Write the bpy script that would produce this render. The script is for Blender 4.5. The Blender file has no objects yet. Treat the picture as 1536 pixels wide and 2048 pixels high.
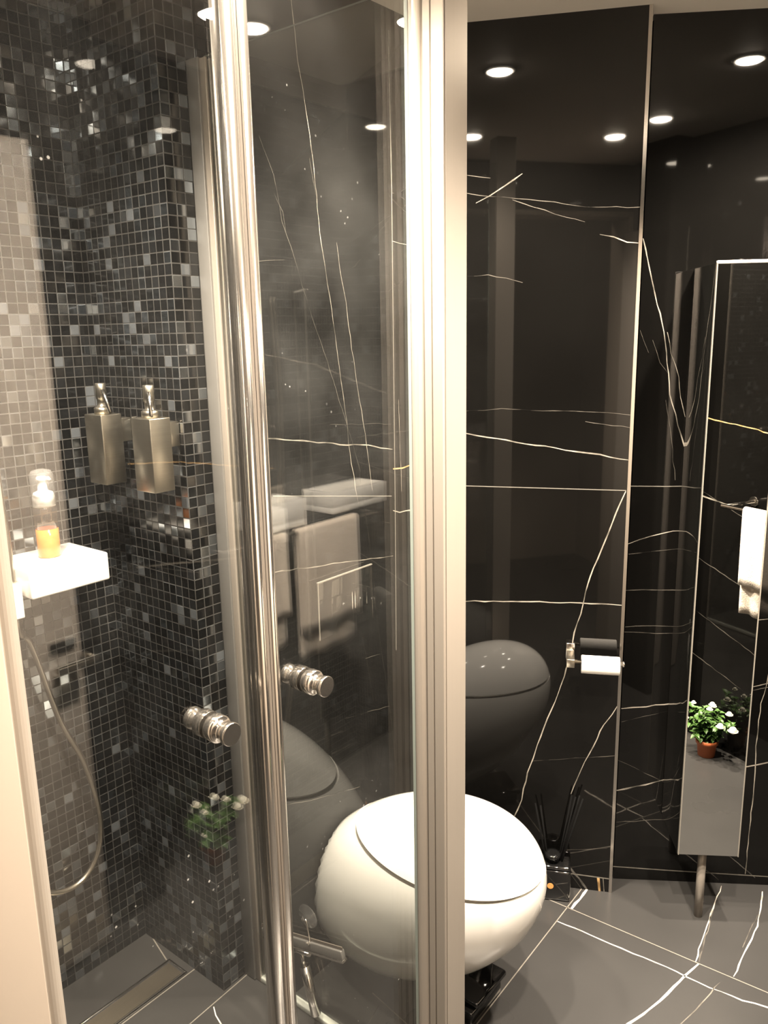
import bpy, bmesh, math, random
from mathutils import Vector, Matrix
random.seed(7)
R = math.radians
sc = bpy.context.scene
COL = sc.collection

# ------------------------------------------------------------------ camera
CAM_H = 1.5232
cam_d = bpy.data.cameras.new('camera')
cam_d.sensor_fit = 'VERTICAL'
cam_d.sensor_height = 36.0
cam_d.lens = 1620.0 / 2048.0 * 36.0
cam_d.clip_start = 0.02
cam = bpy.data.objects.new('camera', cam_d)
COL.objects.link(cam)
bx_ = Vector((0.99980808, -0.00421653, -0.01913160))
by_ = -Vector((-0.01959074, -0.21518919, -0.97637586))
bz_ = -Vector((0.0, 0.97656328, -0.21523049))
cam.matrix_world = Matrix(((bx_.x, by_.x, bz_.x, 0), (bx_.y, by_.y, bz_.y, 0), (bx_.z, by_.z, bz_.z, CAM_H), (0, 0, 0, 1)))
sc.camera = cam

# ------------------------------------------------------------------ world, exposure
w = bpy.data.worlds.new('world')
sc.world = w
w.use_nodes = True
w.node_tree.nodes['Background'].inputs[0].default_value = (1.0, 0.85, 0.68, 1)
w.node_tree.nodes['Background'].inputs[1].default_value = 0.02
sc.view_settings.view_transform = 'Standard'
sc.view_settings.look = 'None'
sc.view_settings.gamma = 1.0
sc.view_settings.use_curve_mapping = False
sc.view_settings.exposure = 0.0
cy = sc.cycles
cy.max_bounces = 11
cy.transparent_max_bounces = 20
cy.adaptive_threshold = 0.02
cy.transmission_bounces = 10
cy.glossy_bounces = 8
cy.diffuse_bounces = 4
cy.caustics_reflective = False
cy.caustics_refractive = False
cy.sample_clamp_indirect = 6.0

LAMP_W = 210.0         # downlight power
LAMP_C = (1.0, 0.865, 0.71)
LAMP_DISC = 260.0       # brightness of the lit disc itself

# ------------------------------------------------------------------ room frame: a runs along the shower door, b out of the shower
H = 2.213
C0 = Vector((-0.645, 1.8375, 0.0))
TH = R(51.0)
U = Vector((math.cos(TH), math.sin(TH), 0))
V = Vector((math.sin(TH), -math.cos(TH), 0))
def P(a, b, z=0.0):
    return C0 + U * a + V * b + Vector((0, 0, z))
TRIM = Vector((0.608, 1.961, 0.0)); TRIM_R = R(-12.0)
NOOK = Vector((0.630, 2.019, 0.0)); NOOK_R = R(-5.5)

# ------------------------------------------------------------------ materials
def nt(name):
    m = bpy.data.materials.new(name); m.use_nodes = True
    return m, m.node_tree.nodes, m.node_tree.links, m.node_tree.nodes['Principled BSDF']
def pbr(name, col, rough=0.5, metal=0.0, spec=0.5, coat=0.0, noise=0.0, nscale=40.0, bump=0.0, emit=None, estr=0.0, alpha=None, sheen=0.0, stretch=None, rvar=0.0):
    m, n, l, b = nt(name)
    b.inputs['Base Color'].default_value = (*col, 1)
    b.inputs['Roughness'].default_value = rough
    b.inputs['Metallic'].default_value = metal
    b.inputs['Specular IOR Level'].default_value = spec
    b.inputs['Coat Weight'].default_value = coat
    b.inputs['Coat Roughness'].default_value = 0.03
    if sheen: b.inputs['Sheen Weight'].default_value = sheen
    if emit:
        b.inputs['Emission Color'].default_value = (*emit, 1); b.inputs['Emission Strength'].default_value = estr
    if noise or bump or rvar:
        tc = n.new('ShaderNodeTexCoord'); mp = n.new('ShaderNodeMapping'); tx = n.new('ShaderNodeTexNoise')
        tx.inputs['Scale'].default_value = nscale; tx.inputs['Detail'].default_value = 4
        if stretch: mp.inputs['Scale'].default_value = stretch
        l.new(tc.outputs['Object'], mp.inputs['Vector']); l.new(mp.outputs[0], tx.inputs['Vector'])
        if noise:
            mx = n.new('ShaderNodeMix'); mx.data_type = 'RGBA'
            mx.inputs[6].default_value = (*[c * (1 - noise) for c in col], 1)
            mx.inputs[7].default_value = (*[min(1, c * (1 + noise)) for c in col], 1)
            l.new(tx.outputs['Fac'], mx.inputs[0]); l.new(mx.outputs[2], b.inputs['Base Color'])
        if rvar:
            mr = n.new('ShaderNodeMapRange'); mr.inputs[1].default_value = 0.3; mr.inputs[2].default_value = 0.7
            mr.inputs[3].default_value = max(0, rough - rvar); mr.inputs[4].default_value = rough + rvar
            l.new(tx.outputs['Fac'], mr.inputs[0]); l.new(mr.outputs[0], b.inputs['Roughness'])
        if bump:
            bp = n.new('ShaderNodeBump'); bp.inputs['Strength'].default_value = bump; bp.inputs['Distance'].default_value = 0.002
            l.new(tx.outputs['Fac'], bp.inputs['Height']); l.new(bp.outputs[0], b.inputs['Normal'])
    return m
M = {}
M['marble'] = pbr('black_marble_polished', (0.0034, 0.0032, 0.0029), 0.03, noise=0.5, nscale=3.0)
M['marble_floor'] = pbr('black_marble_satin', (0.042, 0.0405, 0.039), 0.30, noise=0.30, nscale=2.2, rvar=0.06)
M['ceiling'] = pbr('ceiling_paint', (0.92, 0.86, 0.78), 0.6)
M['hall'] = pbr('hall_paint', (0.30, 0.25, 0.20), 0.7)
M['joint'] = pbr('grout_joint', (0.15, 0.14, 0.12), 0.6, noise=0.3, nscale=60)
M['floor_joint'] = pbr('floor_joint', (0.22, 0.20, 0.17), 0.6, noise=0.3, nscale=60)
def vein(name, lo, hi, scale):
    m, n, l, b = nt(name)
    tc = n.new('ShaderNodeTexCoord'); tx = n.new('ShaderNodeTexNoise'); tx.inputs['Scale'].default_value = scale; tx.inputs['Detail'].default_value = 3
    cr = n.new('ShaderNodeValToRGB'); cr.color_ramp.elements[0].position = 0.36; cr.color_ramp.elements[1].position = 0.58
    cr.color_ramp.elements[0].color = (*lo, 1); cr.color_ramp.elements[1].color = (*hi, 1)
    l.new(tc.outputs['Object'], tx.inputs['Vector']); l.new(tx.outputs['Fac'], cr.inputs[0]); l.new(cr.outputs[0], b.inputs['Base Color'])
    b.inputs['Roughness'].default_value = 0.08
    return m
M['vein'] = vein('white_vein', (0.08, 0.074, 0.062), (0.33, 0.30, 0.255), 16)
M['floor_vein'] = vein('floor_white_vein', (0.34, 0.31, 0.27), (0.85, 0.79, 0.70), 16)
M['faint'] = vein('faint_vein', (0.008, 0.0075, 0.007), (0.105, 0.096, 0.082), 14)
M['floor_faint'] = vein('floor_faint_vein', (0.06, 0.055, 0.05), (0.19, 0.175, 0.15), 14)
M['gold'] = vein('gold_vein', (0.20, 0.12, 0.05), (0.62, 0.40, 0.18), 30)

def mosaic(name):
    m, n, l, b = nt(name)
    uv = n.new('ShaderNodeUVMap'); uv.uv_map = 'UVMap'
    sc_ = n.new('ShaderNodeVectorMath'); sc_.operation = 'SCALE'; sc_.inputs['Scale'].default_value = 1 / 0.0222
    fl = n.new('ShaderNodeVectorMath'); fl.operation = 'FLOOR'
    fr = n.new('ShaderNodeVectorMath'); fr.operation = 'FRACTION'
    l.new(uv.outputs[0], sc_.inputs[0]); l.new(sc_.outputs[0], fl.inputs[0]); l.new(sc_.outputs[0], fr.inputs[0])
    sub = n.new('ShaderNodeVectorMath'); sub.operation = 'SUBTRACT'; sub.inputs[1].default_value = (0.5, 0.5, 0.5)
    ab = n.new('ShaderNodeVectorMath'); ab.operation = 'ABSOLUTE'
    l.new(fr.outputs[0], sub.inputs[0]); l.new(sub.outputs[0], ab.inputs[0])
    sx = n.new('ShaderNodeSeparateXYZ'); l.new(ab.outputs[0], sx.inputs[0])
    mx = n.new('ShaderNodeMath'); mx.operation = 'MAXIMUM'; l.new(sx.outputs[0], mx.inputs[0]); l.new(sx.outputs[1], mx.inputs[1])
    mk = n.new('ShaderNodeMapRange'); mk.interpolation_type = 'SMOOTHSTEP'
    mk.inputs[1].default_value = 0.435; mk.inputs[2].default_value = 0.475; l.new(mx.outputs[0], mk.inputs[0])   # 1 = grout
    wn = n.new('ShaderNodeTexWhiteNoise'); wn.noise_dimensions = '3D'; l.new(fl.outputs[0], wn.inputs['Vector'])
    cr = n.new('ShaderNodeValToRGB'); e = cr.color_ramp.elements
    e[0].position = 0.0; e[0].color = (0.004, 0.004, 0.004, 1); e[1].position = 1.0; e[1].color = (0.010, 0.0107, 0.0115, 1)
    k = cr.color_ramp.elements.new(0.55); k.color = (0.0042, 0.0045, 0.0048, 1)
    l.new(wn.outputs['Value'], cr.inputs[0])
    cm = n.new('ShaderNodeMix'); cm.data_type = 'RGBA'; cm.inputs[7].default_value = (0.031, 0.0295, 0.0265, 1)
    l.new(mk.outputs[0], cm.inputs[0]); l.new(cr.outputs[0], cm.inputs[6]); l.new(cm.outputs[2], b.inputs['Base Color'])
    rm = n.new('ShaderNodeMapRange'); rm.inputs[3].default_value = 0.13; rm.inputs[4].default_value = 0.7
    l.new(mk.outputs[0], rm.inputs[0]); l.new(rm.outputs[0], b.inputs['Roughness'])
    # every tile sits at a slightly different angle
    rs = n.new('ShaderNodeVectorMath'); rs.operation = 'SUBTRACT'; rs.inputs[1].default_value = (0.5, 0.5, 0.5); l.new(wn.outputs['Color'], rs.inputs[0])
    rk = n.new('ShaderNodeVectorMath'); rk.operation = 'SCALE'; rk.inputs['Scale'].default_value = 0.20; l.new(rs.outputs[0], rk.inputs[0])
    ge = n.new('ShaderNodeNewGeometry'); ad = n.new('ShaderNodeVectorMath'); ad.operation = 'ADD'
    l.new(ge.outputs['Normal'], ad.inputs[0]); l.new(rk.outputs[0], ad.inputs[1])
    no = n.new('ShaderNodeVectorMath'); no.operation = 'NORMALIZE'; l.new(ad.outputs[0], no.inputs[0])
    inv = n.new('ShaderNodeMath'); inv.operation = 'SUBTRACT'; inv.inputs[0].default_value = 1.0; l.new(mk.outputs[0], inv.inputs[1])
    bp = n.new('ShaderNodeBump'); bp.inputs['Strength'].default_value = 0.5; bp.inputs['Distance'].default_value = 0.001
    l.new(inv.outputs[0], bp.inputs['Height']); l.new(no.outputs[0], bp.inputs['Normal']); l.new(bp.outputs[0], b.inputs['Normal'])
    b.inputs['Specular IOR Level'].default_value = 0.75
    # about one tile in four carries a pearly metallic glaze
    w2_ = n.new('ShaderNodeTexWhiteNoise'); w2_.noise_dimensions = '4D'; w2_.inputs['W'].default_value = 3.7; l.new(fl.outputs[0], w2_.inputs['Vector'])
    pm = n.new('ShaderNodeMapRange'); pm.inputs[1].default_value = 0.72; pm.inputs[2].default_value = 0.78; l.new(w2_.outputs['Value'], pm.inputs[0])
    pg = n.new('ShaderNodeMath'); pg.operation = 'MULTIPLY'; l.new(pm.outputs[0], pg.inputs[0]); l.new(inv.outputs[0], pg.inputs[1])
    c2 = n.new('ShaderNodeMix'); c2.data_type = 'RGBA'; c2.inputs[7].default_value = (0.34, 0.37, 0.40, 1)
    l.new(pg.outputs[0], c2.inputs[0]); l.new(cm.outputs[2], c2.inputs[6]); l.new(c2.outputs[2], b.inputs['Base Color'])
    l.new(pg.outputs[0], b.inputs['Metallic'])
    return m
M['mosaic'] = mosaic('black_glass_mosaic')

def glass(name, tint, haze=0.02, spots=True, k=1.0):
    m = bpy.data.materials.new(name); m.use_nodes = True
    n, l = m.node_tree.nodes, m.node_tree.links
    n.remove(n['Principled BSDF']); out = n['Material Output']
    tr = n.new('ShaderNodeBsdfTransparent'); tr.inputs[0].default_value = (*tint, 1)
    gl = n.new('ShaderNodeBsdfGlossy'); gl.inputs['Roughness'].default_value = 0.0; gl.inputs[0].default_value = (1, 1, 1, 1)
    ge = n.new('ShaderNodeNewGeometry'); dt = n.new('ShaderNodeVectorMath'); dt.operation = 'DOT_PRODUCT'
    l.new(ge.outputs['Incoming'], dt.inputs[0]); l.new(ge.outputs['Normal'], dt.inputs[1])
    a = n.new('ShaderNodeMath'); a.operation = 'ABSOLUTE'; l.new(dt.outputs['Value'], a.inputs[0])
    s = n.new('ShaderNodeMath'); s.operation = 'SUBTRACT'; s.inputs[0].default_value = 1.0; l.new(a.outputs[0], s.inputs[1])
    p = n.new('ShaderNodeMath'); p.operation = 'POWER'; p.inputs[1].default_value = 5.0; l.new(s.outputs[0], p.inputs[0])
    q = n.new('ShaderNodeMath'); q.operation = 'MULTIPLY_ADD'; q.inputs[1].default_value = 0.955; q.inputs[2].default_value = 0.045 * k; l.new(p.outputs[0], q.inputs[0])
    mx = n.new('ShaderNodeMixShader'); l.new(q.outputs[0], mx.inputs[0]); l.new(tr.outputs[0], mx.inputs[1]); l.new(gl.outputs[0], mx.inputs[2])
    last = mx
    if haze or spots:
        df = n.new('ShaderNodeBsdfDiffuse'); df.inputs[0].default_value = (0.8, 0.8, 0.78, 1)
        tc = n.new('ShaderNodeTexCoord'); nz = n.new('ShaderNodeTexNoise'); nz.inputs['Scale'].default_value = 5.0; nz.inputs['Detail'].default_value = 5
        l.new(tc.outputs['Object'], nz.inputs['Vector'])
        mr = n.new('ShaderNodeMapRange'); mr.inputs[1].default_value = 0.42; mr.inputs[2].default_value = 0.72; mr.inputs[3].default_value = 0.15 * haze; mr.inputs[4].default_value = haze
        l.new(nz.outputs['Fac'], mr.inputs[0]); fac = mr
        if spots:
            vo = n.new('ShaderNodeTexVoronoi'); vo.inputs['Scale'].default_value = 42.0; l.new(tc.outputs['Object'], vo.inputs['Vector'])
            sp = n.new('ShaderNodeMapRange'); sp.inputs[1].default_value = 0.085; sp.inputs[2].default_value = 0.055; sp.inputs[3].default_value = 0.0; sp.inputs[4].default_value = 0.30
            l.new(vo.outputs['Distance'], sp.inputs[0])
            n2 = n.new('ShaderNodeMapRange'); n2.inputs[1].default_value = 0.58; n2.inputs[2].default_value = 0.66; l.new(nz.outputs['Fac'], n2.inputs[0])
            ml = n.new('ShaderNodeMath'); ml.operation = 'MULTIPLY'; l.new(sp.outputs[0], ml.inputs[0]); l.new(n2.outputs[0], ml.inputs[1])
            ad = n.new('ShaderNodeMath'); ad.operation = 'ADD'; ad.use_clamp = True; l.new(ml.outputs[0], ad.inputs[0]); l.new(mr.outputs[0], ad.inputs[1]); fac = ad
        m2 = n.new('ShaderNodeMixShader'); l.new(fac.outputs[0], m2.inputs[0]); l.new(mx.outputs[0], m2.inputs[1]); l.new(df.outputs[0], m2.inputs[2]); last = m2
    l.new(last.outputs[0], out.inputs[0])
    return m
M['glass'] = glass('shower_glass', (0.978, 0.982, 0.974), 0.006)
M['glass_hazy'] = glass('shower_glass_dried_spray', (0.978, 0.982, 0.974), 0.020)
M['clear'] = glass('clear_plastic', (0.93, 0.93, 0.93), 0.26, spots=False, k=1.5)
M['glass_edge'] = pbr('glass_edge_green', (0.33, 0.38, 0.35), 0.12, spec=0.8)
M['alu'] = pbr('satin_aluminium', (0.335, 0.30, 0.26), 0.36, metal=0.4, noise=0.03, nscale=6, stretch=(60, 60, 0.6))
M['alu_dark'] = pbr('dark_seal', (0.10, 0.085, 0.07), 0.6)  # even dark tone for the magnet strip and rubber lip
M['chrome'] = pbr('chrome', (0.64, 0.60, 0.55), 0.13, metal=0.97)
M['brushed'] = pbr('brushed_steel', (0.44, 0.405, 0.34), 0.30, metal=1.0, noise=0.10, nscale=10, stretch=(1, 1, 60))
M['steel'] = pbr('polished_steel', (0.62, 0.59, 0.55), 0.14, metal=1.0)
M['seal'] = pbr('clear_seal', (0.50, 0.52, 0.47), 0.25, spec=0.6)
M['white'] = pbr('white_enamel', (0.91, 0.895, 0.85), 0.06, coat=0.4)
M['white_matt'] = pbr('white_lacquer', (0.86, 0.83, 0.78), 0.35)
M['door_paint'] = pbr('door_lacquer', (0.54, 0.48, 0.42), 0.35)
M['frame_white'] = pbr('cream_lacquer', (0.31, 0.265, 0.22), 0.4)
M['frame_bright'] = pbr('bright_edge_metal', (0.80, 0.77, 0.72), 0.3, metal=0.3)
M['steel_soft'] = pbr('soft_steel_edge', (0.42, 0.39, 0.34), 0.35, metal=0.6)
M['gap'] = pbr('seam_gap', (0.16, 0.145, 0.125), 0.6)
M['cup'] = glass('clear_suction_cup', (0.93, 0.93, 0.93), 0.09, spots=False, k=2.0)
M['channel'] = pbr('grey_channel', (0.155, 0.150, 0.140), 0.45, metal=0.3)
M['black_gloss'] = pbr('black_gloss', (0.006, 0.006, 0.006), 0.06, coat=0.5)
M['black_panel'] = pbr('black_gloss_panel', (0.005, 0.005, 0.0045), 0.02, coat=0.6)
M['black_reed'] = pbr('black_reed', (0.004, 0.004, 0.004), 0.9, spec=0.1)
M['mirror'] = pbr('mirror_silver', (0.88, 0.88, 0.86), 0.0, metal=1.0)
M['paper'] = pbr('toilet_paper', (0.88, 0.85, 0.80), 0.9, bump=0.3, nscale=90)
M['card'] = pbr('cardboard', (0.35, 0.25, 0.16), 0.9)
M['towel'] = pbr('beige_terry', (0.80, 0.70, 0.59), 0.95, noise=0.25, nscale=260, bump=1.0, sheen=0.4)
M['terracotta'] = pbr('terracotta_plastic', (0.56, 0.15, 0.05), 0.45, noise=0.08, nscale=30)
M['soil'] = pbr('soil', (0.03, 0.02, 0.012), 0.95, bump=1.0, nscale=120)
M['leaf'] = pbr('rose_leaf', (0.075, 0.16, 0.035), 0.4, noise=0.4, nscale=40)
M['stem'] = pbr('rose_stem', (0.10, 0.16, 0.05), 0.5)
M['petal'] = pbr('white_petal', (0.90, 0.87, 0.72), 0.55)
M['foam_liquid'] = pbr('orange_soap', (0.50, 0.18, 0.045), 0.15, noise=0.25, nscale=60)
M['amber_film'] = glass('amber_plastic', (0.86, 0.66, 0.45), 0.10, spots=False, k=1.2)
M['pump_white'] = pbr('white_plastic', (0.88, 0.87, 0.83), 0.3)
M['drain'] = pbr('drain_steel', (0.30, 0.26, 0.20), 0.34, metal=0.9, noise=0.12, nscale=14, stretch=(1, 40, 1))
M['orange_label'] = pbr('orange_label', (0.80, 0.33, 0.10), 0.5, noise=0.35, nscale=220)
M['lamp_dim'] = pbr('dim_lamp_disc', (1, 1, 1), 0.5, emit=(1.0, 0.80, 0.58), estr=9.0)
M['lamp'] = pbr('lamp_disc', (1, 1, 1), 0.5, emit=(1.0, 0.86, 0.68), estr=LAMP_DISC)

# ------------------------------------------------------------------ mesh helpers
class MB:
    """collects shapes in local metres and links them as one mesh object"""
    def __init__(s): s.bm = bmesh.new(); s.mats = []; s.smooth = []
    def mi(s, m):
        if m not in s.mats: s.mats.append(m)
        return s.mats.index(m)
    def face(s, pts, m, smooth=False):
        f = s.bm.faces.new([s.bm.verts.new(p) for p in pts]); f.material_index = s.mi(m); f.smooth = smooth; return f
    def box(s, x0, x1, y0, y1, z0, z1, m, bev=0.0, seg=2):
        b = bmesh.new(); bmesh.ops.create_cube(b, size=1.0)
        for q in b.verts: q.co = Vector(((x0 + x1) / 2 + q.co.x * (x1 - x0), (y0 + y1) / 2 + q.co.y * (y1 - y0), (z0 + z1) / 2 + q.co.z * (z1 - z0)))
        if bev: bmesh.ops.bevel(b, geom=b.edges[:], offset=bev, segments=seg, affect='EDGES', profile=0.5)
        s.merge(b, m, bev > 0)
    def merge(s, b, m, smooth=False, mat=None):
        if mat is not None: bmesh.ops.transform(b, matrix=mat, verts=b.verts[:])
        i = s.mi(m); mp = {}
        for q in b.verts: mp[q] = s.bm.verts.new(q.co)
        for f in b.faces:
            g = s.bm.faces.new([mp[q] for q in f.verts]); g.material_index = i; g.smooth = smooth
        b.free()
    def lathe(s, prof, m, c=(0, 0, 0), axis='Z', seg=32, smooth=True):
        """prof: (radius, height) pairs"""
        rings = []
        for r, h in prof:
            ring = []
            for k in range(seg):
                t = 2 * math.pi * k / seg; x, y = r * math.cos(t), r * math.sin(t)
                p = {'Z': (x, y, h), 'X': (h, x, y), 'Y': (y, h, x)}[axis]
                ring.append(s.bm.verts.new(Vector(p) + Vector(c)))
            rings.append(ring)
        i = s.mi(m)
        for a, b in zip(rings, rings[1:]):
            for k in range(seg):
                f = s.bm.faces.new((a[k], a[(k + 1) % seg], b[(k + 1) % seg], b[k])); f.material_index = i; f.smooth = smooth
        for ring, rv in ((rings[0], True), (rings[-1], False)):
            f = s.bm.faces.new(ring[::-1] if rv else ring); f.material_index = i
    def tube(s, pts, r, m, seg=12, r1=None):
        pts = [Vector(p) for p in pts]; rings = []; n = len(pts); up = Vector((0.13, 0.31, 0.94))
        for k, p in enumerate(pts):
            d = (pts[min(k + 1, n - 1)] - pts[max(k - 1, 0)]).normalized()
            e = d.cross(up);  e = e.normalized() if e.length > 1e-4 else d.cross(Vector((1, 0, 0))).normalized()
            g = d.cross(e); rr = r if r1 is None else r + (r1 - r) * k / (n - 1)
            rings.append([s.bm.verts.new(p + (e * math.cos(2 * math.pi * j / seg) + g * math.sin(2 * math.pi * j / seg)) * rr) for j in range(seg)])
        i = s.mi(m)
        for a, b in zip(rings, rings[1:]):
            for k in range(seg):
                f = s.bm.faces.new((a[k], a[(k + 1) % seg], b[(k + 1) % seg], b[k])); f.material_index = i; f.smooth = True
        for ring in (rings[0][::-1], rings[-1]):
            f = s.bm.faces.new(ring); f.material_index = i
    def prism(s, outline, z0, z1, m, smooth=False):
        """outline: (x, y) loop extruded upward"""
        n = len(outline); lo = [s.bm.verts.new((x, y, z0)) for x, y in outline]; hi = [s.bm.verts.new((x, y, z1)) for x, y in outline]; i = s.mi(m)
        for k in range(n):
            f = s.bm.faces.new((lo[k], lo[(k + 1) % n], hi[(k + 1) % n], hi[k])); f.material_index = i; f.smooth = smooth
        for ring in (lo[::-1], hi):
            f = s.bm.faces.new(ring); f.material_index = i
    def strip(s, pts, wd, m, plane='XZ', off=-0.0004, jit=0.0015, straight=False):
        """a thin inlaid line: pts in the plane of the slab"""
        q = []
        for (x0, y0), (x1, y1) in zip(pts, pts[1:]):
            L = math.hypot(x1 - x0, y1 - y0); k = 1 if straight else max(1, int(L / 0.022))
            for t in range(k): q.append((x0 + (x1 - x0) * t / k, y0 + (y1 - y0) * t / k))
        q.append(pts[-1]); n = len(q)
        if not straight: q = [(x + random.uniform(-jit, jit), y + random.uniform(-jit, jit)) if 0 < k < n - 1 else (x, y) for k, (x, y) in enumerate(q)]
        L_, R_ = [], []
        for k, (x, y) in enumerate(q):
            xa, ya = q[max(0, k - 1)]; xb, yb = q[min(n - 1, k + 1)]; d = math.hypot(xb - xa, yb - ya) or 1
            nx, ny = -(yb - ya) / d, (xb - xa) / d; h = wd / 2 * (1 if straight else random.uniform(0.55, 1.15))
            if not straight and k in (0, n - 1): h *= 0.7
            for lst, sg in ((L_, 1), (R_, -1)):
                X, Y = x + nx * h * sg, y + ny * h * sg
                lst.append(s.bm.verts.new((X, off, Y) if plane == 'XZ' else (X, Y, off)))
        i = s.mi(m)
        for k in range(n - 1):
            f = s.bm.faces.new((L_[k], L_[k + 1], R_[k + 1], R_[k])); f.material_index = i
            f.normal_update()
            want = Vector((0, -1, 0)) if plane == 'XZ' else Vector((0, 0, 1))
            if f.normal.dot(want) < 0: f.normal_flip()
    def build(s, name, parent=None, uv=False, keep=False, loc=None, rot=None):
        if not keep: bmesh.ops.recalc_face_normals(s.bm, faces=s.bm.faces[:])
        if uv:
            s.bm.normal_update(); lay = s.bm.loops.layers.uv.new('UVMap')
            for f in s.bm.faces:
                n = f.normal
                for lp in f.loops:
                    c = lp.vert.co
                    lp[lay].uv = (c.y, c.z) if abs(n.x) > 0.7 else (c.x, c.z) if abs(n.y) > 0.7 else (c.x, c.y)
        me = bpy.data.meshes.new(name); s.bm.to_mesh(me); s.bm.free()
        for m in s.mats: me.materials.append(M[m])
        o = bpy.data.objects.new(name, me); COL.objects.link(o)
        if parent is not None: o.parent = parent
        if loc is not None: o.location = loc
        if rot is not None: o.rotation_euler = (0, 0, rot)
        return o
def tag(o, label, cat, group=None):
    o['label'] = label; o['category'] = cat
    if group: o['group'] = group
    return o
def thing(name, label, cat, loc=(0, 0, 0), rot=0.0, group=None):
    o = bpy.data.objects.new(name, None); COL.objects.link(o); o.empty_display_size = 0.05
    o.location = loc; o.rotation_euler = (0, 0, rot)
    return tag(o, label, cat, group)
def struct(o):
    o['kind'] = 'structure'; return o
def room(mb, name, uv=False, keep=False):           # local x = a, local y = -b
    return struct(mb.build(name, uv=uv, keep=keep, loc=C0, rot=TH))
MATS = {'V': 'vein', 'F': 'faint', 'G': 'gold', 'J': 'joint'}

# veins, joints and one painted reflection streak: (width, kind, points on the slab in metres)
VEINS_T = [
 (0.0021, "V", [(0.216,2.148),(0.228,2.046),(0.244,1.97),(0.254,1.915),(0.265,1.827),(0.277,1.707),(0.293,1.627),(0.315,1.497),(0.334,1.38),(0.348,1.263),(0.365,1.177),(0.374,1.136)]),
 (0.0015, "F", [(0.251,1.871),(0.258,1.831),(0.268,1.799)]),
 (0.0017, "V", [(0.325,1.714),(0.335,1.644),(0.35,1.591),(0.365,1.492),(0.387,1.376),(0.408,1.274),(0.426,1.16)]),
 (0.0014, "F", [(0.115,1.892),(0.148,1.826),(0.167,1.744),(0.198,1.67),(0.235,1.574),(0.265,1.51),(0.318,1.382),(0.345,1.32),(0.384,1.211)]),
 (0.0011, "F", [(0.145,1.798),(0.17,1.76),(0.176,1.718)]),
 (0.0037, "V", [(0.096,1.321),(0.221,1.301),(0.317,1.283),(0.414,1.269),(0.505,1.249)]),
 (0.0028, "V", [(0.1,1.039),(0.347,1.006),(0.5,0.983)]),
 (0.0021, "F", [(0.518,1.836),(0.587,1.822)]),
 (0.0023, "V", [(0.515,1.731),(0.589,1.724)]),
 (0.0057, "G", [(0.506,1.201),(0.544,1.199),(0.6,1.202)]),
 (0.0046, "V", [(0.503,1.098),(0.531,1.089),(0.602,1.082)]),
 (0.0029, "J", [(0.515,2.17),(0.518,1.852),(0.512,1.123),(0.506,0.732)]),
 (0.0016, "V", [(0.532,1.366),(0.538,1.14)]),
 (0.0014, "F", [(0.584,1.135),(0.593,1.044)]),
 (0.0016, "F", [(0.383,0.75),(0.481,0.736)]),
 (0.0014, "F", [(0.304,0.624),(0.477,0.589)]),
 (0.0021, "F", [(0.101,0.496),(0.225,0.455),(0.35,0.421)]),
 (0.0011, "F", [(0.064,1.66),(0.17,1.67)]),
 (0.0011, "F", [(0.286,1.331),(0.503,1.311)]),
 (0.0023, "J", [(0.105,1.201),(0.498,1.135)]),
]
VEINS_REFLECTION_W1 = [
 (0.0016, "F", [(0.408,1.887),(0.349,1.876)]),
 (0.0018, "F", [(0.405,1.844),(0.346,1.836),(0.288,1.826),(0.23,1.82),(0.173,1.809),(0.13,1.802),(0.06,1.798),(0.007,1.795)]),
 (0.0017, "F", [(0.297,1.825),(0.224,1.798),(0.172,1.781),(0.129,1.768)]),
 (0.0034, "V", [(0.383,1.822),(0.35,1.836),(0.312,1.858),(0.275,1.882)]),  # painted reflection streak in the vein colour, not a vein
 (0.0023, "V", [(0.095,1.739),(0.062,1.731),(0.034,1.72),(0.003,1.716)]),
 (0.0018, "F", [(0.405,1.654),(0.354,1.656),(0.31,1.648),(0.27,1.636)]),
 (0.0014, "F", [(0.406,1.329),(0.315,1.334),(0.239,1.331),(0.09,1.326),(0.007,1.319)]),
 (0.0014, "F", [(0.113,1.303),(0.004,1.288)]),
 (0.0034, "V", [(0.405,1.271),(0.351,1.263),(0.233,1.244),(0.135,1.23),(0.075,1.221),(0.006,1.209)]),
 (0.0021, "J", [(0.407,1.137),(0.206,1.135),(0.009,1.133)]),
 (0.0032, "V", [(0.01,1.131),(0.024,1.096),(0.038,1.051),(0.06,0.992),(0.071,0.955),(0.088,0.91),(0.101,0.845),(0.108,0.805),(0.122,0.756),(0.128,0.719),(0.14,0.652),(0.144,0.632),(0.158,0.58),(0.176,0.533),(0.193,0.48),(0.21,0.427),(0.219,0.386),(0.234,0.341),(0.244,0.292),(0.248,0.259),(0.271,0.198)]),
 (0.0028, "V", [(0.003,0.564),(0.021,0.532),(0.038,0.502),(0.055,0.459),(0.083,0.388),(0.101,0.341),(0.117,0.29)]),
 (0.0032, "V", [(0.404,0.827),(0.237,0.834),(0.11,0.836),(0.004,0.835)]),
 (0.0016, "F", [(0.22,0.379),(0.109,0.398),(0.006,0.415)]),
 (0.0037, "J", [(0.111,0.045),(0.004,0.042)]),
 (0.0103, "G", [(0.036,0.041),(0.031,0.0)]),
 (0.0034, "V", [(0.023,0.041),(0.019,0.001)]),
 (0.0014, "F", [(0.182,0.107),(0.015,0.136)]),
]
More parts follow.
